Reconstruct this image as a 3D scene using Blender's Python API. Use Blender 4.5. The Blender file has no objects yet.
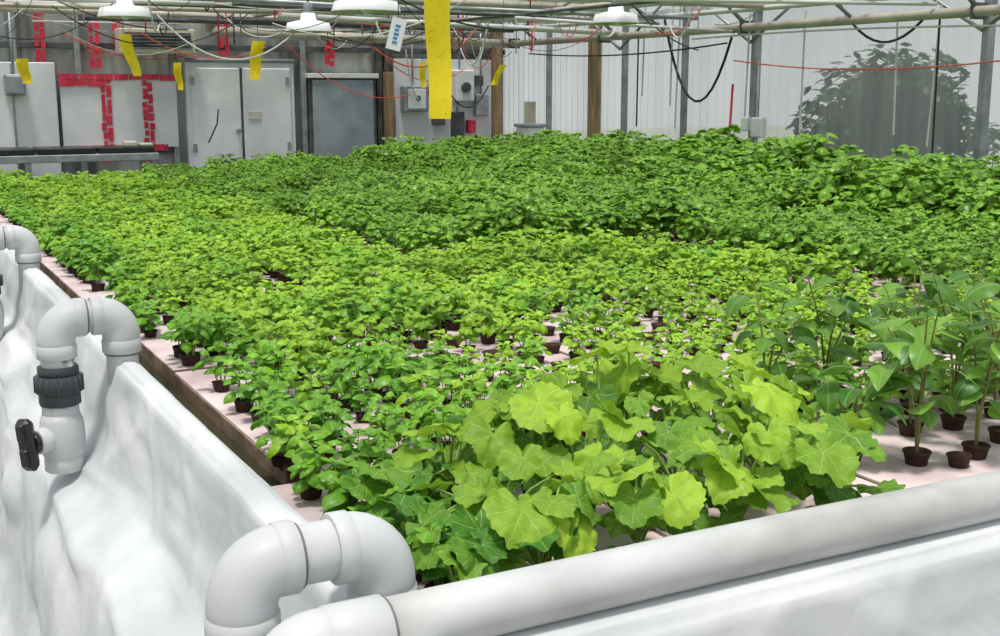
import bpy, math, random
from mathutils import Vector, Matrix, noise
random.seed(7)
sc=bpy.context.scene
try:
    sc.view_settings.view_transform='Standard'
except Exception as e: print(e)

# ---------------------------------------------------------------- materials
def nodes_of(name):
    m=bpy.data.materials.new(name); m.use_nodes=True
    nt=m.node_tree; nt.nodes.clear()
    out=nt.nodes.new('ShaderNodeOutputMaterial')
    return m,nt,out
def mat(name,c1,c2=None,rough=0.6,scale=6.0,bump=0.0,metal=0.0,detail=6,stretch=(1,1,1),trans=0.0,transl=0.0,spec=0.4,lo=0.35,hi=0.65,bscale=None,bdist=.02):
    m,nt,out=nodes_of(name); N=nt.nodes.new; L=nt.links.new
    p=N('ShaderNodeBsdfPrincipled'); p.inputs['Roughness'].default_value=rough; p.inputs['Metallic'].default_value=metal
    p.inputs['Specular IOR Level'].default_value=spec
    tc=N('ShaderNodeTexCoord'); mp=N('ShaderNodeMapping'); mp.inputs['Scale'].default_value=stretch
    L(tc.outputs['Object'],mp.inputs['Vector'])
    nz=N('ShaderNodeTexNoise'); nz.inputs['Scale'].default_value=scale; nz.inputs['Detail'].default_value=detail
    L(mp.outputs[0],nz.inputs['Vector'])
    cr=N('ShaderNodeValToRGB'); cr.color_ramp.elements[0].position=lo; cr.color_ramp.elements[1].position=hi
    cr.color_ramp.elements[0].color=(*c1,1); cr.color_ramp.elements[1].color=(*(c2 or c1),1)
    L(nz.outputs['Fac'],cr.inputs['Fac']); L(cr.outputs[0],p.inputs['Base Color'])
    if bump:
        b=N('ShaderNodeBump'); b.inputs['Strength'].default_value=bump; b.inputs['Distance'].default_value=bdist
        nb=N('ShaderNodeTexNoise'); nb.inputs['Scale'].default_value=bscale or scale; nb.inputs['Distortion'].default_value=.6; L(mp.outputs[0],nb.inputs['Vector'])
        L(nb.outputs['Fac'],b.inputs['Height']); L(b.outputs[0],p.inputs['Normal'])
    last=p.outputs[0]
    if transl:
        t=N('ShaderNodeBsdfTranslucent'); L(cr.outputs[0],t.inputs['Color'])
        mx=N('ShaderNodeMixShader'); mx.inputs[0].default_value=transl; L(last,mx.inputs[1]); L(t.outputs[0],mx.inputs[2]); last=mx.outputs[0]
    if trans:
        t=N('ShaderNodeBsdfTransparent'); mx=N('ShaderNodeMixShader'); mx.inputs[0].default_value=trans
        L(last,mx.inputs[1]); L(t.outputs[0],mx.inputs[2]); last=mx.outputs[0]
    L(last,out.inputs['Surface'])
    return m
def leafmat(name,dark,light,vein,radial=False,transl=0.3,rough=0.42,varamt=0.4,veinf=.5):
    m,nt,out=nodes_of(name); N=nt.nodes.new; L=nt.links.new
    def M(op,a,b=None):
        n=N('ShaderNodeMath'); n.operation=op
        for i,v in enumerate((a,b)):
            if v is None: continue
            if isinstance(v,(int,float)): n.inputs[i].default_value=v
            else: L(v,n.inputs[i])
        return n.outputs[0]
    at=N('ShaderNodeAttribute'); at.attribute_name='tone'
    oi=N('ShaderNodeObjectInfo')
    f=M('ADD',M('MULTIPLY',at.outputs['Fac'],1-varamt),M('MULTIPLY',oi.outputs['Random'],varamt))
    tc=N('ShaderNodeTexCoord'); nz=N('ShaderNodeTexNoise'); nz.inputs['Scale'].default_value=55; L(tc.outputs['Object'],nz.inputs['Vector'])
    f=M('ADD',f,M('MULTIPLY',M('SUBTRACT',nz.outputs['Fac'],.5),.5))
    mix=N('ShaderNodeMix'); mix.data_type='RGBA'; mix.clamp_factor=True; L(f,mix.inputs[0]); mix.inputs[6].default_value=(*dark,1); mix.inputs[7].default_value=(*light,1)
    uv=N('ShaderNodeUVMap'); sp=N('ShaderNodeSeparateXYZ'); L(uv.outputs[0],sp.inputs[0])
    x=M('SUBTRACT',sp.outputs[0],0.5); y=M('SUBTRACT',sp.outputs[1],0.5)
    if radial:
        ang=M('ARCTAN2',y,x)
        r=M('SQRT',M('ADD',M('MULTIPLY',x,x),M('MULTIPLY',y,y)))
        v1=M('MULTIPLY',M('ABSOLUTE',M('SINE',M('MULTIPLY',ang,3.5))),r)
        va=M('LESS_THAN',v1,0.016)
        s2=M('ABSOLUTE',M('SINE',M('ADD',M('MULTIPLY',r,42.0),M('MULTIPLY',v1,-34.0))))
        vb=M('MULTIPLY',M('LESS_THAN',s2,0.14),0.5)
        vv=M('MAXIMUM',va,vb)
        hgt=M('ADD',M('MAXIMUM',M('LESS_THAN',v1,0.03),vb),M('MULTIPLY',nz.outputs['Fac'],-1.5)); bs=.5
    else:
        ax=M('ABSOLUTE',x)
        va=M('LESS_THAN',ax,0.03)
        s2=M('ABSOLUTE',M('SINE',M('SUBTRACT',M('MULTIPLY',sp.outputs[1],15.0),M('MULTIPLY',ax,12.0))))
        vb=M('MULTIPLY',M('LESS_THAN',s2,0.14),0.22)
        vv=M('MAXIMUM',va,vb)
        hgt=nz.outputs['Fac']; bs=.3
    mv=N('ShaderNodeMix'); mv.data_type='RGBA'; L(M('MULTIPLY',vv,veinf),mv.inputs[0]); L(mix.outputs[2],mv.inputs[6]); mv.inputs[7].default_value=(*vein,1)
    p=N('ShaderNodeBsdfPrincipled'); p.inputs['Roughness'].default_value=rough; p.inputs['Specular IOR Level'].default_value=0.4
    L(mv.outputs[2],p.inputs['Base Color'])
    b=N('ShaderNodeBump'); b.inputs['Strength'].default_value=bs; b.inputs['Distance'].default_value=0.004
    if radial: b.invert=True
    L(hgt,b.inputs['Height']); L(b.outputs[0],p.inputs['Normal'])
    t=N('ShaderNodeBsdfTranslucent'); L(mv.outputs[2],t.inputs['Color'])
    mx=N('ShaderNodeMixShader'); mx.inputs[0].default_value=transl; L(p.outputs[0],mx.inputs[1]); L(t.outputs[0],mx.inputs[2])
    L(mx.outputs[0],out.inputs['Surface'])
    return m

PVC=mat('pvc_white',(.50,.51,.52),(.60,.61,.62),rough=.45,scale=5,spec=.3)
PVCD=mat('pvc_dirty',(.36,.36,.35),(.58,.59,.59),rough=.55,scale=7,bump=.05,stretch=(.5,1,1),spec=.3)
SEAM=mat('pvc_seam',(.16,.15,.13),rough=.6)
GREYP=mat('grey_plastic',(.035,.04,.045),(.055,.06,.065),rough=.4)
BLACKP=mat('black_plastic',(.012,.012,.014),(.02,.02,.022),rough=.35)
LINER=mat('white_liner',(.50,.52,.54),(.64,.65,.66),rough=.8,scale=3,bump=.35,bscale=9,detail=8,bdist=.015,spec=.15)
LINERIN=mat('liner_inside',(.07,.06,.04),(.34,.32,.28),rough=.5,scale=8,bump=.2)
FOAM=mat('pink_foam',(.50,.37,.38),(.74,.61,.62),rough=.8,scale=5,bump=.1,bscale=60)
FOAME=mat('foam_edge',(.14,.09,.05),(.34,.24,.17),rough=.9,scale=12)
WATER=mat('dark_water',(.02,.025,.014),(.05,.045,.025),rough=.12,scale=3,bump=.1)
SOIL=mat('net_pot',(.030,.012,.010),(.065,.026,.018),rough=.8,scale=60)
CONC=mat('concrete',(.22,.21,.20),(.34,.33,.31),rough=.85,scale=3,bump=.2,bscale=30)
GROUND=mat('outdoor_ground',(.30,.32,.28),(.38,.40,.34),rough=.95,scale=.8)
POLY=mat('polycarbonate',(.34,.37,.37),(.58,.61,.60),rough=.4,scale=1.0,stretch=(1,3,.25),trans=.48,transl=.5)
ROOFG=mat('roof_glazing',(.75,.78,.8),(.85,.87,.9),rough=.4,scale=1,trans=.85,transl=.6)
WALLP=mat('wall_panel',(.22,.23,.22),(.60,.61,.58),rough=.7,scale=1.8,stretch=(1.8,1,.35))
WHITEP=mat('white_paint',(.60,.62,.64),(.78,.79,.80),rough=.55,scale=2)
GREYB=mat('galvanised',(.24,.26,.28),(.36,.38,.40),rough=.45,metal=.4,scale=8)
DGREY=mat('dark_frame',(.05,.055,.06),(.10,.10,.10),rough=.6,scale=8)
BLUEG=mat('blue_grey_screen',(.23,.27,.31),(.34,.39,.43),rough=.4,scale=4,metal=.2)
RED=mat('red_tape',(.52,.015,.05),(.68,.05,.09),rough=.5,scale=9)
WOOD=mat('timber',(.20,.13,.07),(.36,.25,.14),rough=.8,scale=6,stretch=(6,6,.6))
YEL=mat('yellow_trap',(.80,.60,.008),(.90,.72,.02),rough=.45,scale=9,transl=.3)
SPECK=mat('trapped_flies',(.10,.08,.02),rough=.8)
PAPER=mat('paper',(.62,.60,.46),(.72,.70,.56),rough=.8,transl=.2)
TAGW=mat('white_tag',(.7,.72,.74),rough=.5)
BLUE=mat('blue_ink',(.05,.2,.45),rough=.5)
STEEL=mat('pipe_steel',(.34,.31,.25),(.54,.50,.42),rough=.5,metal=.1,scale=3)
CABLE=mat('cable_black',(.02,.02,.022),rough=.5)
CABW=mat('cable_white',(.58,.58,.55),rough=.5)
CABR=mat('cable_orange',(.6,.10,.06),rough=.5)
STEM=mat('stem',(.20,.34,.06),(.32,.42,.10),rough=.6,scale=30)
STEMB=mat('stem_brown',(.16,.15,.05),(.24,.26,.07),rough=.6,scale=30)
BARK=mat('bark',(.10,.07,.05),(.2,.15,.1),rough=.9,scale=20)
L_LIGHT=leafmat('basil_light',(.09,.26,.010),(.40,.65,.032),(.45,.68,.12),rough=.38)
L_MID=leafmat('basil_mid',(.05,.20,.012),(.26,.55,.030),(.28,.55,.10),rough=.38)
L_DARK=leafmat('basil_dark',(.045,.145,.010),(.25,.50,.030),(.26,.50,.09),transl=.25,rough=.34)
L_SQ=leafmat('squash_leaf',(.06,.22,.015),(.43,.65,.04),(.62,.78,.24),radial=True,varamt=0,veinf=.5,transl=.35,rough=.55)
L_TALL=leafmat('pepper_leaf',(.04,.15,.02),(.22,.43,.05),(.30,.50,.12),varamt=0,rough=.38,transl=.33)
L_TREE=leafmat('shrub_leaf',(.004,.025,.004),(.012,.075,.009),(.02,.08,.012))

# ---------------------------------------------------------------- mesh builder
class MB:
    def __init__(s): s.v=[];s.f=[];s.mi=[];s.mats=[];s.uv=[];s.tone=[];s.sm=[];s.t=0.5
    def m(s,mt):
        if mt not in s.mats: s.mats.append(mt)
        return s.mats.index(mt)
    def vert(s,p,uv=(0.2,0.2)):
        s.v.append(tuple(p)); s.uv.append(uv); s.tone.append(s.t); return len(s.v)-1
    def face(s,idx,mt,smooth=True):
        s.f.append(tuple(idx)); s.mi.append(s.m(mt)); s.sm.append(smooth)
    def box(s,a,b,mt,bev=0.0,mtx=None):
        x0,y0,z0=a;x1,y1,z1=b
        x0,x1=min(x0,x1),max(x0,x1);y0,y1=min(y0,y1),max(y0,y1);z0,z1=min(z0,z1),max(z0,z1)
        e=min(bev,(x1-x0)*.45,(y1-y0)*.45,(z1-z0)*.45)
        if e<=0:
            P=[Vector((x,y,z)) for x in(x0,x1) for y in(y0,y1) for z in(z0,z1)]
            if mtx: P=[mtx@p for p in P]
            i=[s.vert(p) for p in P]
            for q in((0,1,3,2),(4,6,7,5),(0,4,5,1),(2,3,7,6),(0,2,6,4),(1,5,7,3)): s.face([i[k] for k in q],mt,False)
            return
        c=[]
        for X,dx in((x0,1),(x1,-1)):
            for Y,dy in((y0,1),(y1,-1)):
                for Z,dz in((z0,1),(z1,-1)):
                    ps=[Vector((X,Y+dy*e,Z+dz*e)),Vector((X+dx*e,Y,Z+dz*e)),Vector((X+dx*e,Y+dy*e,Z))]
                    if mtx: ps=[mtx@p for p in ps]
                    c.append([s.vert(p) for p in ps])
        for k,q in((0,(0,1,3,2)),(0,(4,6,7,5)),(1,(0,4,5,1)),(1,(2,3,7,6)),(2,(0,2,6,4)),(2,(1,5,7,3))):
            s.face([c[j][k] for j in q],mt,False)
        for a_,b_,k1,k2 in((0,1,0,1),(2,3,0,1),(4,5,0,1),(6,7,0,1),(0,2,0,2),(1,3,0,2),(4,6,0,2),(5,7,0,2),(0,4,1,2),(1,5,1,2),(2,6,1,2),(3,7,1,2)):
            s.face([c[a_][k1],c[b_][k1],c[b_][k2],c[a_][k2]],mt,False)
        for q in c: s.face(q,mt,False)
    def tube(s,pts,r,mt,seg=12,cap=True):
        pts=[Vector(p) for p in pts]; n=len(pts)
        R=r if isinstance(r,(list,tuple)) else [r]*n
        tans=[]
        for i in range(n):
            t=(pts[min(i+1,n-1)]-pts[max(i-1,0)])
            if t.length<1e-9: t=Vector((0,0,1))
            tans.append(t.normalized())
        up=Vector((0,0,1)) if abs(tans[0].z)<.9 else Vector((1,0,0))
        a=tans[0].cross(up).normalized(); rings=[]
        for i in range(n):
            a=(a-tans[i]*a.dot(tans[i]))
            a=a.normalized() if a.length>1e-6 else tans[i].orthogonal().normalized()
            b=tans[i].cross(a)
            rings.append([s.vert(pts[i]+(a*math.cos(2*math.pi*k/seg)+b*math.sin(2*math.pi*k/seg))*R[i]) for k in range(seg)])
        for i in range(n-1):
            for k in range(seg):
                s.face([rings[i][k],rings[i][(k+1)%seg],rings[i+1][(k+1)%seg],rings[i+1][k]],mt)
        if cap:
            s.face(rings[0][::-1],mt,False); s.face(rings[-1],mt,False)
    def ridge(s,p0,p1,r,mt,seg=24,ch=.006):
        p0=Vector(p0);p1=Vector(p1);d=(p1-p0).normalized()
        s.tube([p0,p0+d*1e-4,p0+d*ch,p1-d*ch,p1-d*1e-4,p1],[r-ch,r-ch,r,r,r-ch,r-ch],mt,seg)
    def leaf(s,base,az,el,length,width,droop,cup,mt,nl=6,nw=4,twist=0,wave=0,rnd=False):
        base=Vector(base); p=base.copy(); rows=[]
        ph=random.uniform(0,6)
        for i in range(nl+1):
            u=i/nl; e=el-droop*u
            d=Vector((math.cos(az)*math.cos(e),math.sin(az)*math.cos(e),math.sin(e)))
            if i: p=p+d*(length/nl)
            side=Vector((-math.sin(az),math.cos(az),0)); nrm=d.cross(side)*-1
            if nrm.z<0 and abs(e)<1.5: nrm=-nrm
            side=(side*math.cos(twist)+nrm*math.sin(twist))
            if rnd:
                w=width*.5*(math.sin(math.pi*u**.78)**.7) if 0<u<1 else width*.03
            else:
                w=width*.5*(math.sin(math.pi*min(1,u**.75))**.75) if 0<u<1 else width*.03
            row=[]
            for j in range(nw+1):
                v=-1+2*j/nw
                q=p+side*(w*v)-nrm*(cup*w*v*v)+nrm*(wave*width*math.sin(ph+u*9)*abs(v))
                row.append(s.vert(q,(0.5+v*.5*(w/(width*.5)),u)))
            rows.append(row)
        for i in range(nl):
            for j in range(nw): s.face([rows[i][j],rows[i][j+1],rows[i+1][j+1],rows[i+1][j]],mt)
    def obj(s,name,loc=None,coll=True,parent=None):
        me=bpy.data.meshes.new(name); me.from_pydata(s.v,[],s.f)
        for x in s.mats: me.materials.append(x)
        me.polygons.foreach_set('material_index',s.mi); me.polygons.foreach_set('use_smooth',s.sm)
        uvl=me.uv_layers.new(name='UVMap'); li=[0]*len(me.loops); me.loops.foreach_get('vertex_index',li)
        flat=[]
        for i in li: flat.extend(s.uv[i])
        uvl.data.foreach_set('uv',flat)
        at=me.attributes.new('tone','FLOAT','POINT'); at.data.foreach_set('value',s.tone)
        me.update()
        o=bpy.data.objects.new(name,me)
        if coll: sc.collection.objects.link(o)
        if parent: o.parent=parent
        return o

def arc(c,r,a0,a1,axis_u,axis_v,n=8):
    c=Vector(c);U=Vector(axis_u);V=Vector(axis_v)
    return [c+U*(r*math.cos(a0+(a1-a0)*i/n))+V*(r*math.sin(a0+(a1-a0)*i/n)) for i in range(n+1)]

# ---------------------------------------------------------------- layout constants
CAMZ=1.75
RX=6.95      # right wall
BY=13.0      # back wall
RAFT=0.90
TX0,TX1=0.59,6.74
TY0,TY1=1.42,11.6

# ---------------------------------------------------------------- floor / ground
b=MB(); b.box((-2.6,-3,-.1),(RX+.05,BY+.1,0),CONC); b.obj('floor')
b=MB(); b.box((-30,-30,-.3),(50,50,-.12),GROUND); b.obj('ground')

# ---------------------------------------------------------------- raft bed tank
b=MB()
def sweep(prof,axis,a0,a1,step,mt,amp,inner=None):
    n=int((a1-a0)/step); rows=[]
    for i in range(n+1):
        a=a0+(a1-a0)*i/n; row=[]
        for k,(o,z,w) in enumerate(prof):
            nz=noise.noise(Vector((a*1.1,k*.14,3.3)))*amp*w + noise.noise(Vector((a*4,k*.3,7.7)))*amp*.3*w
            nz2=noise.noise(Vector((a*1.7,k*.2,11.)))*amp*.8*w
            fold=(1-abs(noise.noise(Vector((a*1.3+z*1.3,z*.9,2.2)))))**9*.013*min(1,w*1.2)
            fold+=(1-abs(noise.noise(Vector((a*2.4-z*2.2,z*1.3,9.2)))))**16*.007*min(1,w*1.5)
            if axis=='y': row.append(b.vert((o-abs(nz)+nz*.3-fold,a,max(0,z+nz2))))
            else: row.append(b.vert((a,o-nz-fold,max(0,z+nz2*.4))))
        rows.append(row)
    for i in range(n):
        for k in range(len(prof)-1):
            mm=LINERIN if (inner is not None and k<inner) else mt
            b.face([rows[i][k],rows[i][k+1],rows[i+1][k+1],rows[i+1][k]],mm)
def dens(pr,n=4):
    out=[]
    for i in range(len(pr)-1):
        for j in range(n):
            t=j/n; out.append(tuple(pr[i][q]*(1-t)+pr[i+1][q]*t for q in range(3)))
    out.append(pr[-1]); return out
left=[(.675,.72,0),(.67,.94,.1),(.66,.985,.15),(.64,.998,.15),(.61,1.0,.15),(.592,.985,.3),(.58,.90,.6),(.568,.80,.8),(.54,.73,1.2),(.48,.68,1.6),(.41,.63,2.0),(.37,.50,2.2),(.35,.30,2.2),(.30,.1,1.6),(.22,0,.5)]
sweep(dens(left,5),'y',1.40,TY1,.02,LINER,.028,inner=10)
front=[(1.56,.72,0),(1.555,.93,.1),(1.54,.955,.2),(1.48,.96,.2),(1.42,.955,.2),(1.40,.93,.5),(1.39,.80,1),(1.37,.60,1.6),(1.35,.3,2),(1.32,0,1)]
sweep(dens(front,6),'x',.55,TX1,.02,LINER,.025,inner=6)
b.box((TX1-.08,TY0,0),(TX1,TY1,.98),LINER,.01)
b.box((.6,TY1-.1,0),(TX1,TY1,.98),LINER,.01)
b.box((.62,1.45,.03),(TX1-.08,TY1-.1,.06),LINERIN)
b.box((.56,1.385,0),(.67,1.46,.95),LINER,.02)
tank=b.obj('raft_bed_tank')
b=MB(); b.box((.66,1.55,.80),(TX1-.08,TY1-.1,.855),WATER); b.obj('water',parent=tank)

b=MB()
y=1.60; r=0
while y<TY1-.3:
    h=1.19 if r else .86
    y1=min(y+h,TY1-.12); x=.725 if r==0 else (.80 if r<3 else .77)
    while x<TX1-.2:
        x1=min(x+.60,TX1-.09)
        dz=random.uniform(-.004,.004)
        b.box((x,y,.845),(x1-.008,y1-.01,RAFT-.004+dz),FOAME,.0)
        b.box((x+.003,y+.003,RAFT-.005+dz),(x1-.011,y1-.013,RAFT+dz*.5),FOAM)
        x=x1
    y=y1; r+=1
b.obj('floating_foam_rafts')

# ---------------------------------------------------------------- plant sources
def pot(b,s=1.0):
    n=14; R=[(.021,.0),(.026,.024),(.0285,.025),(.0285,.029),(.024,.029),(.022,.022)]
    rings=[[b.vert((rr*s*math.cos(2*math.pi*k/n),rr*s*math.sin(2*math.pi*k/n),z*s)) for k in range(n)] for rr,z in R]
    for i in range(len(R)-1):
        for k in range(n): b.face([rings[i][k],rings[i][(k+1)%n],rings[i+1][(k+1)%n],rings[i+1][k]],SOIL)
    c=b.vert((0,0,.027*s))
    for k in range(n): b.face([rings[-1][k],rings[-1][(k+1)%n],c],SOIL)
def seedling(name,LM,H,stems,nodes,L0,spread,wr=.72,drp=1.0):
    b=MB(); pot(b)
    for q in range(stems):
        a=2*math.pi*q/stems+random.uniform(-.5,.5); lean=spread*random.uniform(.5,1)
        h=H*random.uniform(.78,1.1)
        top=Vector((math.cos(a)*lean,math.sin(a)*lean,h)); st=Vector((math.cos(a)*.007,math.sin(a)*.007,.02))
        mid=(st+top)/2+Vector((math.cos(a),math.sin(a),0))*lean*.12
        b.t=.4; b.tube([st,mid,top],[.0022,.0018,.0012],STEM,5,False)
        base=random.uniform(0,3)
        for k in range(nodes):
            u=.42+.58*(k/(max(1,nodes-1)))
            p=st.lerp(mid,u*2) if u<.5 else mid.lerp(top,u*2-1)
            sz=L0*(1.0 if k<nodes-1 else .65)*random.uniform(.8,1.2)*(.85 if k==0 else 1)
            for side in (0,1):
                az=base+k*math.pi/2+side*math.pi+random.uniform(-.3,.3)
                el=random.uniform(.2,.8)+(.25 if k==nodes-1 else 0)
                pp=p+Vector((math.cos(az)*math.cos(el),math.sin(az)*math.cos(el),math.sin(el)))*sz*.18
                b.tube([p,pp],.0011,STEM,4,False)
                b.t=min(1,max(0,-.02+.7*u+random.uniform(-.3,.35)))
                b.leaf(pp,az,el,sz,sz*wr*random.uniform(.92,1.1),random.uniform(1.0,1.9)*drp,random.uniform(.35,.85),LM,twist=random.uniform(-.4,.4),rnd=True)
        for z in range(3):
            az=random.uniform(0,6.28); b.t=min(1,random.uniform(.6,1))
            b.leaf(top,az,random.uniform(.5,1.1),L0*.5,L0*.34,.9,.6,LM,nl=4,nw=2,rnd=True)
    return b.obj(name,coll=False)
def coll_of(name,objs):
    c=bpy.data.collections.new(name)
    for o in objs: c.objects.link(o)
    return c
C_LIGHT=coll_of('light_seedlings',[seedling('basil_seedling_source_%d'%i,L_LIGHT,.115,4,3,.050,.034) for i in range(8)])
C_MID=coll_of('mid_seedlings',[seedling('basil_young_source_%d'%i,L_MID,.12,4,3,.053,.035) for i in range(8)])
C_DARK=coll_of('mature_basil',[seedling('basil_mature_source_%d'%i,L_DARK,.27,7,4,.074,.078,wr=.76,drp=1.0) for i in range(8)])
bb=MB(); pot(bb); pot_o=bb.obj('net_pot_source',coll=False)
C_POT=coll_of('bare_pots',[pot_o])

def scatter(name,pts,coll,nvar):
    me=bpy.data.meshes.new(name); me.from_pydata([p[0] for p in pts],[],[])
    a=me.attributes.new('rotv','FLOAT_VECTOR','POINT'); fl=[]
    for p in pts: fl.extend(p[1])
    a.data.foreach_set('vector',fl)
    a=me.attributes.new('scl','FLOAT','POINT'); a.data.foreach_set('value',[p[2] for p in pts])
    a=me.attributes.new('idx','INT','POINT'); a.data.foreach_set('value',[random.randrange(nvar) for p in pts])
    o=bpy.data.objects.new(name,me); sc.collection.objects.link(o)
    g=bpy.data.node_groups.new(name+'_nodes','GeometryNodeTree')
    g.interface.new_socket('Geometry',in_out='INPUT',socket_type='NodeSocketGeometry')
    g.interface.new_socket('Geometry',in_out='OUTPUT',socket_type='NodeSocketGeometry')
    N=g.nodes.new; L=g.links.new
    gi=N('NodeGroupInput'); go=N('NodeGroupOutput')
    ci=N('GeometryNodeCollectionInfo'); ci.inputs['Collection'].default_value=coll
    ci.inputs['Separate Children'].default_value=True; ci.inputs['Reset Children'].default_value=True
    ip=N('GeometryNodeInstanceOnPoints'); ip.inputs['Pick Instance'].default_value=True
    def attr(nm,dt):
        n=N('GeometryNodeInputNamedAttribute'); n.data_type=dt; n.inputs['Name'].default_value=nm; return n.outputs['Attribute']
    e=N('FunctionNodeEulerToRotation')
    L(attr('rotv','FLOAT_VECTOR'),e.inputs[0]); L(e.outputs[0],ip.inputs['Rotation'])
    L(attr('scl','FLOAT'),ip.inputs['Scale']); L(attr('idx','INT'),ip.inputs['Instance Index'])
    L(gi.outputs[0],ip.inputs['Points']); L(ci.outputs[0],ip.inputs['Instance']); L(ip.outputs[0],go.inputs[0])
    md=o.modifiers.new('scatter','NODES'); md.node_group=g
    return o
def isdark(x,y):
    return (x>2.3 and y>5.25) or (x>3.75 and y>3.05)
light=[];mid=[];dark=[];pots=[]
def rv(t=.14): return (random.uniform(-t,t),random.uniform(-t,t),random.uniform(0,6.28))
y=1.72
while y<TY1-.18:
    x=.80 if y<2.6 else .86
    sp=.124 if y<4.0 else .113
    while x<TX1-.15:
        px=x+random.uniform(-.012,.012); py=y+random.uniform(-.012,.012)
        if not isdark(px,py):
            skip=random.random()<.035
            if .86<px<1.80 and py<2.28: skip=True
            if px>=1.80 and py<2.12: skip=True
            if px<1.0 and 3.4<py<5.6 and random.random()<.5: skip=True
            gap = (1.35<px<1.62 and 4.5<py<5.15)
            sparse = (px>1.3 and py<3.7)
            if gap or (sparse and random.random()<.14):
                pots.append(((px,py,RAFT),rv(.03),1.0))
            elif not skip:
                nl=noise.noise(Vector((px*1.5,py*1.5,0)))
                s=random.uniform(.75,1.15)*(1.0+.3*nl)*(.88 if sparse else 1.06)
                darkish = (px<1.5 and py<3.3) or (px<1.0)
                (mid if (darkish and random.random()<.8) or random.random()<.12 else light).append(((px,py,RAFT),rv(),s))
        x+=sp
    y+=sp
y=3.1
while y<TY1-.18:
    x=2.36
    while x<TX1-.12:
        px=x+random.uniform(-.03,.03); py=y+random.uniform(-.03,.03)
        if isdark(px,py):
            nl=noise.noise(Vector((px*1.3,py*1.3,5)))
            s=random.uniform(.8,1.15)*(1+.4*nl)
            if py<5.2 and px<5: s*=.80
            if px<2.9: s*=.78
            if px<4.4 and py>7.5: s*=.74
            if px>4.9: s*=1.1+.28*min(1,(px-4.9)/.9)*(1 if py<9.5 else .4)
            if 2.9<px<5 and 6.6<py<7.4: s*=.75
            dark.append(((px,py,RAFT),rv(),s))
        x+=.15
    y+=.15
scatter('basil_seedling_bed',light,C_LIGHT,8)
scatter('young_basil_bed',mid,C_MID,8)
scatter('mature_basil_bed',dark,C_DARK,8)
scatter('empty_net_pots',pots,C_POT,1)
print('counts',len(light),len(mid),len(dark))

# ---------------------------------------------------------------- squash plants
def sqleaf(b,att,az,tilt,R,tone,petiole_from):
    b.t=.4
    att=Vector(att); pf=Vector(petiole_from)
    mid=(att+pf)/2+Vector((0,0,.02))
    b.tube([pf,mid,att],[.0032,.0028,.0022],STEM,6,False)
    b.t=tone
    X=Vector((math.cos(az)*math.cos(tilt),math.sin(az)*math.cos(tilt),-math.sin(tilt)))
    Y=Vector((-math.sin(az),math.cos(az),0)); roll=random.uniform(-.5,.5)
    Z=X.cross(Y); Y=Y*math.cos(roll)+Z*math.sin(roll); Z=X.cross(Y)
    if Z.z<0: Z=-Z
    n=84; K=8; ph=random.uniform(0,6); wv=random.uniform(.05,.11); cupk=random.uniform(-.15,.25)
    f7=random.uniform(0,6); la=random.uniform(.025,.06); fold=random.uniform(0,.3); wd=random.uniform(.88,1.05)
    c=b.vert(att,(0.5,0.5)); prev=None
    for k in range(1,K+1):
        rr=k/K; ring=[]
        for j in range(n):
            th=2*math.pi*j/n-math.pi
            lob=1-la+la*math.cos(th*5)
            notch=1-.82*math.exp(-((math.pi-abs(th))/.30)**2)
            elong=1+.14*math.cos(th)
            saw=1+(.075*((j%4)/3.0-.5) if k==K else 0)
            rad=R*rr*lob*notch*elong*saw
            x=rad*math.cos(th); yv=rad*math.sin(th)*wd
            z=R*(wv*math.sin(th*4+ph)*rr**2 + .06*math.sin(th*9+f7)*rr**4 - cupk*rr*rr - .25*(max(0,math.cos(th))*rr)**2 + fold*abs(math.sin(th))*rr)
            z+=R*.05*abs(math.sin(th*3.5))*rr*(1.2-rr)*1.8
            z+=R*.13*noise.noise(Vector((x/R*2.6+ph*7,yv/R*2.6,f7)))
            ring.append(b.vert(att+X*x+Y*yv+Z*z,(0.5+.5*x/R/1.15,0.5+.5*yv/R/1.15)))
        for j in range(n):
            if prev is None: b.face([c,ring[j],ring[(j+1)%n]],L_SQ)
            else: b.face([prev[j],ring[j],ring[(j+1)%n],prev[(j+1)%n]],L_SQ)
        prev=ring
b=MB()
random.seed(21)
CR=[(.80,1.66,.6),(.82,1.84,.65),(.86,2.04,.65),(.96,1.66,.8),(.98,1.86,.85),(1.0,2.1,.85),(1.18,1.70,.95),(1.2,1.92,1),(1.22,2.14,1),(1.4,1.68,1),(1.42,1.90,1),(1.44,2.12,1.05),(1.62,1.70,.9),(1.64,1.92,1.0),(1.66,2.12,1.0),(1.30,2.24,1.0),(1.55,2.26,1.0)]
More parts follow.
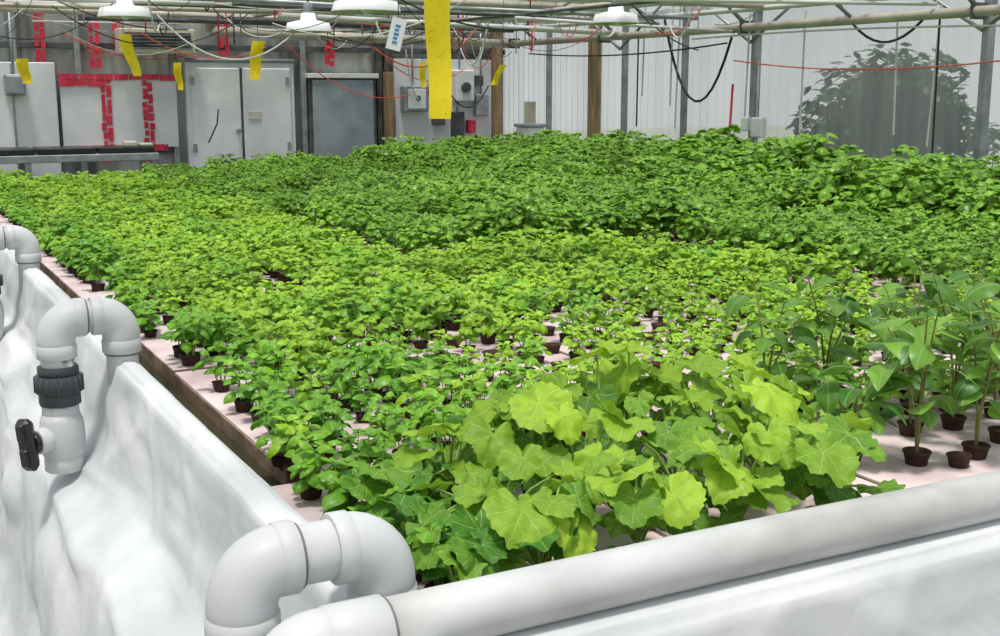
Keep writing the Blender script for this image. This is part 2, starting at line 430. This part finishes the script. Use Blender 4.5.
for i,(cx,cy,hs) in enumerate(CR):
    pb=MB(); pot(pb,1.1)
    base=len(b.v)
    for v in pb.v: b.vert((v[0]+cx,v[1]+cy,v[2]+RAFT))
    for f in pb.f: b.face([k+base for k in f],SOIL)
    nlv=random.randint(13,16)
    b.t=.4; b.tube([(cx,cy,RAFT+.02),(cx+.01,cy,RAFT+.06)],[.004,.004],STEM,6,False)
    for k in range(nlv):
        az=k*2.4+random.uniform(-.4,.4)+i
        hh=(.05+.18*random.random()**.8)*hs; out=random.uniform(.03,.13)
        p=Vector((cx+math.cos(az)*out,cy+math.sin(az)*out,RAFT+hh))
        if p.y<1.61: p.y=1.61+random.uniform(0,.04)
        if p.x<.76: p.x=.76+random.uniform(0,.03)
        R=(.028+.040*random.random()**1.2)*(.75+.25*hs)
        la=az if random.random()<.5 else random.uniform(-2.8,-.9)
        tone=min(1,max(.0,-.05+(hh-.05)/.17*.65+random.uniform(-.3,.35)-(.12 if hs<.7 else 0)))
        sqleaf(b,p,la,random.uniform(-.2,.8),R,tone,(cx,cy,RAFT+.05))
for (x,y,z,az,ti,R,tn) in [(1.50,2.20,1.17,.6,.0,.075,.9),(1.44,2.24,1.16,2.6,.1,.06,.85),(1.0,1.62,1.03,-1.8,.7,.05,.95),(.70,1.80,1.012,3.0,.1,.048,.12),(.76,1.88,1.01,2.4,.2,.045,.05),(.72,1.72,1.012,-2.6,.2,.034,.15),(1.75,1.78,1.08,.1,.5,.055,.7),(1.2,1.62,1.06,-1.6,.5,.055,.9),(1.32,1.66,1.10,-1.3,.4,.06,.8),(1.72,2.05,1.13,-.3,.3,.065,.85),(1.62,1.86,1.14,-1.2,.4,.075,.95),(1.15,2.0,1.14,-1.5,.4,.068,.85),(1.80,2.0,1.10,.0,.3,.055,.8)]:
    sqleaf(b,(x,y,z),az,ti,R,tn,(x*.8+1.25*.2 if x>.8 else .84,y*.7+1.95*.3,RAFT+.04))
b.obj('squash_seedlings')

# ---------------------------------------------------------------- tall leafy plants on the right
random.seed(5)
b=MB()
for (cx,cy,H) in [(2.10,1.90,.38),(2.27,2.08,.39),(2.41,2.07,.38),(2.26,1.87,.41),(1.97,1.98,.30),(2.42,1.93,.40),(2.04,2.36,.38),(2.3,2.42,.34),(2.5,2.3,.35),(2.6,2.1,.37),(2.65,1.9,.38),(2.8,2.3,.33)]:
    pb=MB(); pot(pb,1.15); base=len(b.v)
    for v in pb.v: b.vert((v[0]+cx,v[1]+cy,v[2]+RAFT))
    for f in pb.f: b.face([k+base for k in f],SOIL)
    for st in range(3):
        a=random.uniform(0,6.28); h=H*random.uniform(.7,1.05)
        pts=[Vector((cx+math.cos(a)*.09*u*u,cy+math.sin(a)*.09*u*u,RAFT+.02+h*u)) for u in (0,.25,.5,.75,1)]
        b.t=.4; b.tube(pts,[.004,.0036,.003,.0024,.0015],STEMB,6,False)
        for k in range(9):
            u=.30+.70*k/8; i=min(3,int(u*4)); p=pts[i].lerp(pts[i+1],u*4-i)
            az=k*2.4+a; sz=random.uniform(.055,.105)*(1 if k<8 else .6)
            el=random.uniform(-.1,.7); pl=sz*.35
            pp=p+Vector((math.cos(az)*math.cos(el),math.sin(az)*math.cos(el),math.sin(el)))*pl
            b.tube([p,pp],[.0018,.0014],STEM,5,False)
            b.t=random.uniform(.05,1.0)
            b.leaf(pp,az,el*.5,sz,sz*random.uniform(.58,.70),random.uniform(.5,1.6),random.uniform(-.35,.4),L_TALL,nl=8,nw=6,twist=random.uniform(-.5,.5),wave=.02)
b.obj('pepper_plants')

# ---------------------------------------------------------------- pvc plumbing
def u_pipe(name,y,x0,x1,zc,down_out,down_in,valve=False,r=.0445,rf=.0515):
    b=MB(); R=.058
    path=[Vector((x0,y,down_out)),Vector((x0,y,zc-R))]+arc((x0+R,y,zc-R),R,math.pi,math.pi/2,(1,0,0),(0,0,1))+arc((x1-R,y,zc-R),R,math.pi/2,0,(1,0,0),(0,0,1))+[Vector((x1,y,down_in))]
    b.tube(path,r,PVC,24)
    e1=[Vector((x0,y,zc-R-.045))]+arc((x0+R,y,zc-R),R,math.pi,math.pi/2,(1,0,0),(0,0,1))+[Vector((x0+R+.018,y,zc))]
    e2=[Vector((x1-R-.018,y,zc))]+arc((x1-R,y,zc-R),R,math.pi/2,0,(1,0,0),(0,0,1))+[Vector((x1,y,zc-R-.045))]
    b.tube(e1,rf,PVC,28); b.tube(e2,rf,PVC,28)
    for p,q in (((x0,y,zc-R-.05),(x0,y,zc-R-.012)),((x1,y,zc-R-.05),(x1,y,zc-R-.012)),((x0+R-.008,y,zc),(x0+R+.022,y,zc)),((x1-R-.022,y,zc),(x1-R+.008,y,zc))):
        b.ridge(p,q,rf+.0025,PVC,28,.0022)
    b.ridge((x0+R+.022,y,zc),(x0+R+.027,y,zc),r+.0045,SEAM,24,.0005)
    b.ridge((x1,y,zc-R-.056),(x1,y,zc-R-.05),r+.0045,SEAM,24,.0005)
    if valve:
        z=zc-.175
        b.ridge((x0,y,z+.045),(x0,y,z+.02),.056,GREYP,10,.003)
        b.ridge((x0,y,z+.02),(x0,y,z-.03),.064,GREYP,20,.004)
        b.ridge((x0,y,z-.032),(x0,y,z-.065),.057,GREYP,10,.003)
        for k in range(20):
            a=k*math.pi/10
            b.tube([(x0+math.cos(a)*.063,y+math.sin(a)*.063,z+.016),(x0+math.cos(a)*.063,y+math.sin(a)*.063,z-.026)],.004,GREYP,6)
        b.ridge((x0,y,z-.10),(x0,y,z-.065),.050,PVC,24,.004)
        zb=z-.155
        b.tube([(x0,y,zb+.065),(x0,y,zb+.045),(x0,y,zb),(x0,y,zb-.045),(x0,y,zb-.065)],[.050,.058,.062,.058,.050],PVC,28)
        b.ridge((x0,y,zb-.10),(x0,y,zb-.055),.053,PVC,24,.004)
        d=Vector((-.86,-.5,0)).normalized(); c=Vector((x0,y,zb))
        b.ridge(c+d*.03,c+d*.085,.036,PVC,20,.004)
        b.ridge(c+d*.085,c+d*.10,.028,BLACKP,20,.003)
        mt=Matrix.Translation(c+d*.115)@Matrix.Rotation(math.atan2(d.y,d.x),4,'Z')@Matrix.Rotation(.15,4,'X')
        b.box((-.016,-.028,-.072),(.016,.028,.072),BLACKP,.012,mt)
        for s in (-1,1):
            b.box((-.022,-.020,s*.035-.03),(.022,.020,s*.035+.03),BLACKP,.01,mt)
    return b.obj(name)
u_pipe('pvc_return_pipe',1.595,.43,.645,1.085,.15,.93)
for i,yy in enumerate((3.44,5.5,7.5,9.5)):
    u_pipe('pvc_return_pipe.%03d'%(i+1),yy,.44,.615,1.13,.72,.90,valve=True)
b=MB()
zc=1.0
b.tube([(.50,1.475,zc)]+[(.5+i*.3,1.475+.003*math.sin(i),zc-.002+.003*math.sin(i*.7)) for i in range(1,21)],.0445,PVCD,28)
b.ridge((.51,1.475,zc),(.60,1.475,zc),.0515,PVC,28,.004)
e=arc((.50,1.475,zc-.055),.055,math.pi/2,math.pi,(1,0,0),(0,0,1))+[Vector((.445,1.475,zc-.10))]
b.tube([Vector((.53,1.475,zc))]+e,.0495,PVC,24)
b.tube([(.445,1.475,.93),(.445,1.475,.0)],.0445,PVC,24)
b.ridge((.60,1.475,zc),(.604,1.475,zc),.0475,SEAM,28,.0005)
b.obj('pvc_rim_pipe')

# ---------------------------------------------------------------- walls
def corr(b,axis,c,a0,a1,z0,z1,mt,wl=.10,amp=.012):
    n=int((a1-a0)/(wl/8)); pr=None
    for i in range(n+1):
        a=a0+(a1-a0)*i/n; q=c+amp*math.sin(2*math.pi*a/wl)
        k=(b.vert((q,a,z0)),b.vert((q,a,z1))) if axis=='y' else (b.vert((a,q,z0)),b.vert((a,q,z1)))
        if pr: b.face([pr[0],k[0],k[1],pr[1]],mt)
        pr=k
b=MB()
corr(b,'y',RX,-3,BY,0,2.75,POLY,.12,.018)
b.box((RX-.03,-3,0),(RX+.03,BY,.5),DGREY)
b.obj('wall_right')
b=MB(); corr(b,'y',-2.6,-3,BY,0,2.75,POLY); b.obj('wall_left')
b=MB(); corr(b,'x',BY+.02,-2.6,RX,0,3.4,WALLP,.16,.012); b.obj('wall_back')
b=MB()
for yy in (-1,1.4,3.6,5.86,8.28,9.29,10.29,11.8,12.95):
    w=.03 if yy in(5.86,8.28) else .013
    b.box((RX-.09,yy-w,0),(RX-.02,yy+w,2.75),GREYB,.005)
b.box((RX-.08,-3,2.42),(RX-.02,BY,2.50),WHITEP,.005)
b.box((RX-.06,-3,1.08),(RX-.02,BY,1.12),GREYB,.005)
b.box((RX-.10,-3,2.66),(RX+.06,BY,2.76),WHITEP,.005)
for yy in (5.86,8.28,10.29):
    b.tube([(RX-.12,yy,2.25),(RX-.7,yy+.05,2.72)],.018,GREYB,8)
    b.tube([(RX-.12,yy,2.15),(RX-.10,yy-.8,2.62)],.014,GREYB,8)
    b.tube([(RX-.12,yy,2.15),(RX-.10,yy+.9,2.62)],.014,GREYB,8)
b.box((RX-.14,10.76,0),(RX-.03,10.86,2.7),WOOD,.005)
b.obj('trim_1')
b=MB()
for xx in (-1.2,.4,1.0,1.45,2.05,3.0,4.42,5.32,5.42,6.80):
    b.box((xx-.03,BY-.08,0),(xx+.03,BY-.01,3.3),GREYB if xx<5 else DGREY,.004)
b.box((6.76,BY-.16,0),(6.86,BY-.06,2.6),WOOD,.005)
b.box((-2.6,BY-.07,2.16),(RX,BY-.01,2.22),DGREY,.004)
b.box((-2.6,BY-.07,2.55),(RX,BY-.01,2.60),WHITEP,.004)
b.box((-2.6,BY-.06,1.10),(3.0,BY-.01,1.15),DGREY,.004)
b.obj('trim_2')
# roof
b=MB()
for yy in [-3+1.22*i for i in range(14)]:
    b.tube([(-2.6,yy,2.72),(2.2,yy,3.7),(RX,yy,2.72)],.028,GREYB,8)
    if int((yy+3)/1.22+.5)%2==0:
        b.tube([(-2.6,yy,2.72),(RX,yy,2.72)],.022,GREYB,8)
        zz=lambda x:2.72+.98*(1-abs(x-2.2)/4.8)
        for k in range(8):
            xa=-2.6+k*1.19
            b.tube([(xa,yy,2.72),(xa+.6,yy,zz(xa+.6)),(xa+1.19,yy,2.72)],.011,GREYB,6)
for xx,zz in ((-1,3.04),(.6,3.37),(2.2,3.7),(3.8,3.37),(5.4,3.04)):
    b.tube([(xx,-3,zz),(xx,BY,zz)],.02,GREYB,8)
b.obj('roof_trusses')
b=MB()
i=[b.vert(p) for p in ((-2.6,-3,2.76),(-2.6,BY,2.76),(2.2,BY,3.74),(2.2,-3,3.74),(RX,-3,2.76),(RX,BY,2.76))]
b.face([i[0],i[3],i[2],i[1]],ROOFG,False); b.face([i[3],i[4],i[5],i[2]],ROOFG,False)
b.obj('ceiling')

# overhead service pipes
b=MB()
b.tube([(RX-.2,-2,2.27),(RX-.2,BY-.5,2.27)],.036,STEEL,14)
b.tube([(RX-.32,-2,2.38),(RX-.32,BY-.3,2.42)],.022,CABW,10)
b.tube([(RX-.2,BY-.5,2.27),(3.3,BY-.5,2.34)],.05,STEEL,14)
b.tube([(3.3,BY-.5,2.34),(3.3,BY-.5,2.9)],.05,STEEL,14)
b.tube([(RX-.25,BY-.7,2.44),(-1,BY-.7,2.52)],.034,STEEL,12)
b.tube([(5.5,3,2.42),(5.2,BY-.3,2.40)],.026,STEEL,10)
b.tube([(6.2,4,2.50),(6.0,BY-.3,2.46)],.03,CABW,10)
b.tube([(RX-.2,10.2,2.30),(3.4,10.6,2.40)],.028,CABW,10)
b.tube([(RX-.2,8.4,2.24),(4.6,8.4,2.30)],.014,CABW,8)
b.tube([(4.0,5,2.50),(3.6,BY-.2,2.47)],.018,GREYB,8)
b.tube([(2.0,9.0,2.42),(6.8,9.6,2.36)],.02,GREYB,8)
b.tube([(.5,11.5,2.50),(6.8,11.5,2.48)],.03,CABW,8)
b.tube([(-.5,10.8,2.42),(4.2,10.8,2.45)],.02,STEEL,8)
b.tube([(1.5,7.6,2.42),(6.7,7.9,2.42)],.024,STEEL,8)
b.tube([(4.2,6.4,2.30),(6.75,6.2,2.34)],.014,CABW,8)
b.tube([(2.6,5,2.62),(2.4,12.2,2.55)],.022,CABW,8); b.tube([(1.4,6,2.60),(1.2,12.2,2.52)],.02,GREYB,8)
b.tube([(6.7,7.1,2.45),(4.3,7.4,2.5)],.022,GREYB,8)
b.tube([(-.5,9.9,2.50),(6.7,10.0,2.52)],.03,STEEL,8)
b.tube([(2.0,12.1,2.42),(6.6,12.1,2.40)],.022,DGREY,8)
b.tube([(3.2,9.2,2.52),(6.7,8.9,2.50)],.026,CABW,8)
b.tube([(4.8,4.6,2.32),(4.7,12.4,2.36)],.012,DGREY,8)
for x,yy in ((5.5,6.5),(5.35,9.5),(6.15,8),(4.0,7),(3.8,10),(5.25,11.5)):
    b.tube([(x,yy,2.45),(x+.02,yy,2.78)],.006,DGREY,6)
for yy in (7.0,9.4,11.8):
    b.tube([(6.75,yy,2.28),(6.1,yy+.1,2.72),(5.5,yy,2.40)],.014,GREYB,6)
    b.tube([(6.75,yy,2.55),(4.2,yy,2.62)],.016,GREYB,6)
random.seed(77)
for k in range(22):
    yy=random.uniform(8.5,12.2); xa=random.uniform(.2,5.0); L_=random.uniform(1.2,3); z0=random.uniform(2.32,2.66)
    b.tube([(xa,yy,z0),(min(6.7,xa+L_),yy+random.uniform(-.5,.3),z0+random.uniform(-.04,.04))],random.choice([.008,.012,.018]),random.choice([CABW,STEEL,DGREY,GREYB]),8)
for k in range(26):
    xx=random.uniform(1.5,6.6); yy=random.uniform(10.5,12.3)
    b.tube([(xx,yy,2.72),(xx,yy,random.uniform(2.1,2.4))],.007,random.choice([CABW,DGREY,RED,GREYB,RED]),6)
for yy in (5.86,8.28,10.5,12.4):
    b.box((RX-.24,yy-.01,2.22),(RX-.1,yy+.01,2.33),DGREY)
b.obj('overhead_pipes')

# cables
def sag(p,q,s,n=12):
    p=Vector(p);q=Vector(q); return [p.lerp(q,i/n)-Vector((0,0,s*4*(i/n)*(1-i/n))) for i in range(n+1)]
random.seed(11)
b=MB()
b.tube(sag((RX-.15,9.5,2.4),(RX-.15,8.5,2.2),.65),.012,CABLE,6,False)
b.tube(sag((RX-.15,7.2,2.4),(RX-.15,6.3,2.3),.25),.010,CABLE,6,False)
b.tube(sag((RX-.2,8.4,2.0),(RX-.2,5.0,2.0),.1),.006,CABR,6,False)
b.tube(sag((RX-.2,12,2.15),(RX-.2,8.5,2.15),.06),.008,CABLE,6,False)
b.tube(sag((RX-.2,9,2.2),(RX-.2,5.2,2.15),-.03),.008,CABW,6,False)
b.tube(sag((5.2,8.0,2.6),(RX-.2,8.9,2.1),.1),.006,CABLE,6,False)
for k in range(60):
    x0=random.uniform(1,6.3); y0=random.uniform(8,12.2)
    b.tube(sag((x0,y0,random.uniform(2.2,2.6)),(x0+random.uniform(-1.6,1.6)*(1 if x0<5 else .3),y0+random.uniform(-.6,.4),random.uniform(2.15,2.6)),random.uniform(.03,.3)),random.choice([.003,.005,.007]),random.choice([CABLE,CABLE,CABW,CABR,CABW,CABLE,CABR]),6,False)
b.tube(sag((4.1,BY-.3,2.3),(5.6,BY-.3,1.7),.25),.006,CABR,6,False)
b.tube(sag((5.55,BY-.3,2.2),(5.7,BY-.3,1.65),.12),.010,CABW,6,False)
b.tube(sag((6.0,BY-.3,1.9),(6.6,BY-.3,1.8),.3),.008,CABLE,6,False)
b.tube(sag((5.3,BY-.3,2.1),(6.3,BY-.3,2.0),.2),.006,CABR,6,False)
b.tube(sag((1.9,BY-.2,2.3),(3.1,BY-.2,2.1),.12),.006,CABR,6,False)
b.tube([(3.42,BY-.22,1.55),(3.40,BY-.22,1.4),(3.3,BY-.22,1.2)],.008,CABLE,6,False)
for k in range(9):
    yy=random.uniform(5.9,12); b.tube([(RX-.15,yy,random.uniform(2.2,2.7)),(RX-.15,yy+random.uniform(-.05,.05),random.uniform(1.2,1.7))],.008,random.choice([CABW,CABLE,CABW]),6,False)
b.obj('hanging_cables')

# ---------------------------------------------------------------- back wall fittings
Y=BY
b=MB()
b.box((3.11,Y-.14,0),(4.29,Y-.04,2.04),WHITEP,.008)
for x0,x1 in ((3.16,3.68),(3.71,4.24)):
    b.box((x0,Y-.17,.05),(x1,Y-.13,1.98),WHITEP,.01)
b.box((3.685,Y-.15,.05),(3.705,Y-.13,1.98),DGREY)
for xx in (3.17,4.2):
    for z in (.4,1.1,1.8): b.box((xx-.02,Y-.18,z),(xx+.02,Y-.165,z+.09),GREYB,.003)
b.ridge((3.64,Y-.17,1.32),(3.64,Y-.22,1.32),.025,GREYB,14,.004)
b.box((3.76,Y-.18,1.44),(3.90,Y-.17,1.52),PAPER)
b.tube([(3.11,Y-.15,2.06),(4.29,Y-.15,2.06)],.02,GREYB,8)
b.obj('door_1')
b=MB()
b.box((4.46,Y-.12,.9),(5.26,Y-.05,1.90),DGREY,.006)
b.box((4.50,Y-.14,.94),(5.22,Y-.11,1.86),BLUEG,.004)
b.box((4.44,Y-.16,1.88),(5.28,Y-.04,1.93),WHITEP,.004)
for x,z in ((4.54,.98),(5.18,.98),(4.54,1.82),(5.18,1.82)): b.ridge((x,Y-.14,z),(x,Y-.155,z),.012,GREYB,8,.003)
b.obj('window_1')
b=MB()
b.box((1.0,Y-.12,.6),(1.82,Y-.05,2.02),WHITEP,.008)
b.box((1.02,Y-.135,.62),(1.80,Y-.115,.66),GREYB); b.box((1.40,Y-.13,.66),(1.42,Y-.115,2.0),GREYB)
b.obj('wall_cabinet')
b=MB(); b.box((1.33,Y-.26,1.70),(1.52,Y-.13,1.90),GREYB,.012); b.box((1.35,Y-.27,1.72),(1.50,Y-.255,1.88),GREYB,.004); b.tube([(1.42,Y-.2,1.90),(1.42,Y-.2,2.5)],.014,GREYB,8); b.obj('junction_box')
b=MB(); b.box((1.86,Y-.085,1.16),(3.02,Y-.045,1.88),WHITEP,.004); b.obj('wall_panel_board')
b=MB()
random.seed(4)
for x,z0,z1 in ((1.70,2.02,3.0),(2.22,1.95,3.0),(2.30,1.0,1.9),(2.72,1.0,1.9),(3.55,2.1,2.9),(4.72,2.0,2.9),(2.45,2.2,2.9)):
    for s in (-.028,.028):
        zz=z0+random.uniform(0,.03)
        while zz<z1:
            L=random.uniform(.04,.12); b.box((x+s-.022+random.uniform(-.008,.006),Y-.10,zz),(x+s+.022+random.uniform(-.006,.008),Y-.088,min(z1,zz+L)),RED); zz+=L+random.uniform(.004,.03)
for x0,x1,z in ((1.85,3.05,1.88),(1.85,2.3,1.82),(2.0,2.9,1.16)):
    xx=x0
    while xx<x1:
        L=random.uniform(.06,.2); b.box((xx,Y-.105,z-.03+random.uniform(-.01,.01)),(min(x1,xx+L),Y-.09,z+.03),RED); xx+=L+.012
b.obj('red_tape_seams')
b=MB()
b.box((2.42,Y-.35,2.12),(3.18,Y-.09,2.36),PAPER,.01)
b.box((2.47,Y-.36,2.16),(3.13,Y-.34,2.32),DGREY)
for k in range(5): b.box((2.47,Y-.375,2.165+k*.032),(3.13,Y-.35,2.171+k*.032),GREYB)
b.obj('wall_air_vent')
b=MB()
b.box((5.36,Y-.2,1.0),(5.44,Y-.08,1.95),WOOD,.004)
b.box((5.5,Y-.09,1.0),(6.75,Y-.05,2.1),WHITEP,.004)
b.box((5.56,Y-.24,1.50),(5.86,Y-.09,1.80),GREYB,.015); b.box((5.60,Y-.25,1.54),(5.82,Y-.235,1.76),WHITEP,.004); b.ridge((5.72,Y-.25,1.66),(5.72,Y-.265,1.66),.03,DGREY,12,.004)
b.box((5.92,Y-.2,1.68),(6.06,Y-.09,1.84),DGREY,.01)
b.box((6.22,Y-.22,1.62),(6.46,Y-.09,1.98),WHITEP,.012); b.ridge((6.34,Y-.22,1.78),(6.34,Y-.26,1.78),.06,DGREY,16,.006)
b.box((6.5,Y-.2,1.45),(6.66,Y-.09,1.70),GREYB,.01); b.box((6.2,Y-.2,1.2),(6.34,Y-.09,1.5),DGREY,.01)
b.box((5.95,Y-.18,1.35),(6.1,Y-.09,1.5),DGREY,.01); b.box((6.5,Y-.18,1.8),(6.6,Y-.09,1.92),DGREY,.01)
b.box((5.95,Y-.18,1.92),(6.12,Y-.09,2.04),GREYB,.01); b.box((6.4,Y-.18,1.25),(6.5,Y-.09,1.4),RED,.01)
for x,z0,z1 in ((5.7,1.8,2.4),(6.3,1.98,2.4),(6.58,1.70,2.4),(5.98,1.84,2.3),(6.27,1.5,1.62)): b.tube([(x,Y-.14,z0),(x,Y-.14,z1)],.012,GREYB,8)
b.obj('electrical_panel')
b=MB(); b.box((RX-.12,12.0,1.28),(RX-.11,12.25,1.62),PAPER); b.obj('wall_notice')
b=MB(); b.tube([(RX-.20,8.5,.0),(RX-.12,8.5,1.8)],.011,RED,8); b.obj('red_pole')
b=MB()
b.box((RX-.16,8.05,1.35),(RX-.10,8.20,1.52),WHITEP,.01); b.box((RX-.16,8.25,1.40),(RX-.10,8.33,1.52),WHITEP,.01); b.tube([(RX-.13,8.15,1.5),(RX-.13,8.15,2.0)],.010,CABW,8)
b.obj('outlet_box')
b=MB()
b.box((6.58,11.7,0),(6.82,12.1,1.10),GREYB,.01)
b.box((6.58,11.74,1.10),(6.82,12.02,1.36),WHITEP,.03); b.box((6.57,11.73,1.34),(6.83,12.03,1.38),BLUEG,.01)
b.obj('storage_bin')
b=MB()
for k in range(4): b.box((.4+k*.55,12.0,1.15),(.92+k*.55,12.5,1.21),BLACKP,.01)
b.box((.3,11.95,1.08),(2.6,12.55,1.15),GREYB,.006)
for x in (.35,1.4,2.55):
    for yy in (12.0,12.5): b.box((x-.025,yy-.025,0),(x+.025,yy+.025,1.08),GREYB)
for x,z in ((2.3,1.21),(2.45,1.19)): b.box((x,12.05,1.21),(x+.12,12.2,z+.05),PAPER,.01)
b.obj('propagation_bench')

# ---------------------------------------------------------------- sticky traps
def trap(name,x,y,z0,z1,w,yaw,lean=0,top=2.7,curl=.10,tw=.35):
    b=MB(); n=14; H=z1-z0; rows=[]
    for i in range(n+1):
        t=i/n; a=yaw+tw*math.sin(t*2.5); ww=w*(.76+.24*t)*.5
        c=Vector((x+lean*(1-t)+.006*math.sin(t*7),y+.012*math.sin(t*5),z0+H*t))
        rows.append([b.vert(c+Vector((math.cos(a),math.sin(a),0))*(ww*v)+Vector((-math.sin(a),math.cos(a),0))*(curl*w*v*v)) for v in (-1,-.33,.33,1)])
    for i in range(n):
        for j in range(3): b.face([rows[i][j],rows[i][j+1],rows[i+1][j+1],rows[i+1][j]],YEL)
    b.tube([(x,y,z1-.01),(x,y,top)],.0022,CABLE,5)
    b.ridge((x,y-.004,z1-.015),(x,y+.004,z1-.015),.006,GREYB,10,.001)
    for k in range(40):
        t=random.random(); a=yaw+tw*math.sin(t*2.5); v=random.uniform(-.32,.32)*w
        c=Vector((x+lean*(1-t)+.006*math.sin(t*7)+math.cos(a)*v,y+.012*math.sin(t*5)+math.sin(a)*v,z0+H*t)); nrm=Vector((math.sin(a),-math.cos(a),0))
        rr=w*random.uniform(.008,.018)
        b.ridge(c-nrm*.002,c+nrm*.003,max(rr,.0006),SPECK,6,.0002)
    b.obj(name)
trap('yellow_sticky_trap',1.279,2.72,1.68,2.13,.070,-.45,curl=-.02,tw=.12)
trap('yellow_sticky_trap.001',1.795,9.24,1.85,2.15,.10,-.9,.08)
trap('yellow_sticky_trap.002',2.81,9.26,1.83,2.12,.10,-.4,-.04)
trap('yellow_sticky_trap.003',1.25,10.66,1.80,2.0,.10,-.6,.03)
trap('yellow_sticky_trap.004',4.72,8.82,1.79,1.95,.09,.1,-.08)
trap('yellow_sticky_trap.005',4.55,10.04,1.77,2.0,.07,-1.2,0)
trap('yellow_sticky_trap.006',2.6,11.07,1.75,1.99,.08,-1.0,.02)
b=MB(); mt=Matrix.Translation((2.37,5.53,2.02))@Matrix.Rotation(-.45,4,'Z')@Matrix.Rotation(.25,4,'Y')
b.box((-.036,-.002,-.08),(.036,.002,.075),TAGW,.0,mt)
for k in range(5): b.box((-.012,-.004,-.05+.02*k),(.012-.004*(k%2),-.002,-.038+.02*k),BLUE,.0,mt)
b.tube([(2.38,5.53,2.09),(2.40,5.53,2.7)],.002,CABLE,5); b.obj('hanging_tag')
def lamp(name,x,y,z,w):
    b=MB(); n=28; prof=[(.02,.10),(.05,.10),(.06,.05),(.18*w/.4,.03),(.5*w,-.03),(.5*w,-.036),(.17*w/.4,.02),(.04,.03)]
    rg=[[b.vert((x+r*math.cos(2*math.pi*k/n),y+r*math.sin(2*math.pi*k/n),z+h)) for k in range(n)] for r,h in prof]
    for i in range(len(prof)-1):
        for k in range(n): b.face([rg[i][k],rg[i][(k+1)%n],rg[i+1][(k+1)%n],rg[i+1][k]],WHITEP)
    b.ridge((x,y,z+.09),(x,y,z+.17),.035,GREYB,14,.004); b.tube([(x,y,z+.16),(x,y,2.75)],.005,CABLE,6)
    b.tube([(x,y,z+.04),(x,y,z+.01),(x,y,z-.03),(x,y,z-.05)],[.02,.035,.035,.012],TAGW,14)
    b.obj(name)
lamp('grow_light',1.77,9.0,2.29,.38); lamp('grow_light.001',2.99,8.6,2.20,.34); lamp('grow_light.002',2.99,7.47,2.28,.45); lamp('grow_light.003',4.97,7.55,2.26,.34)

# ---------------------------------------------------------------- shrub outside
random.seed(3)
b=MB(); cx,cy=8.0,7.75
b.t=.3; b.tube([(cx,cy,-.12),(cx+.03,cy,.6),(cx,cy+.05,1.3)],[.06,.05,.03],BARK,10)
for k in range(9):
    a=k*.7; b.tube([(cx,cy,.6+k*.07),(cx+math.cos(a)*.35,cy+math.sin(a)*.5,1.1+k*.08)],[.02,.008],BARK,6)
for k in range(5200):
    a=random.uniform(0,6.28); u=random.uniform(-1,1); r=random.uniform(.2,1)**.5
    rr=math.sqrt(1-u*u)*r*(1+.3*math.sin(a*3+u*4))
    b.t=random.random()
    b.leaf((cx+rr*.5*math.cos(a),cy+rr*.85*math.sin(a),1.45+u*.62*r+.1*math.sin(a*5)),random.uniform(0,6.28),random.uniform(-.5,.6),.12,.08,.6,.2,L_TREE,nl=3,nw=2)
b.obj('garden_shrub')

# ---------------------------------------------------------------- camera, light
cam=bpy.data.cameras.new('camera'); co=bpy.data.objects.new('camera',cam); sc.collection.objects.link(co)
cam.sensor_width=36; cam.lens=43.2; cam.clip_start=.05; cam.clip_end=200
co.location=(0,0,CAMZ); co.rotation_euler=(math.radians(90-10.76),0,math.radians(-28.0))
sc.camera=co
w=bpy.data.worlds.new('world'); sc.world=w; w.use_nodes=True; nt=w.node_tree
bg=nt.nodes['Background']; bg.inputs[1].default_value=.98
tc=nt.nodes.new('ShaderNodeTexCoord'); sx=nt.nodes.new('ShaderNodeSeparateXYZ'); cr=nt.nodes.new('ShaderNodeValToRGB')
nt.links.new(tc.outputs['Generated'],sx.inputs[0]); nt.links.new(sx.outputs[2],cr.inputs[0]); nt.links.new(cr.outputs[0],bg.inputs[0])
cr.color_ramp.elements[0].color=(.84,.87,.88,1); cr.color_ramp.elements[1].color=(.85,.92,1.0,1)
s=bpy.data.lights.new('sun','SUN'); s.energy=3.8; s.angle=math.radians(10); s.color=(1,.96,.88)
so=bpy.data.objects.new('sun',s); sc.collection.objects.link(so); so.rotation_euler=(math.radians(10),math.radians(-10),0)
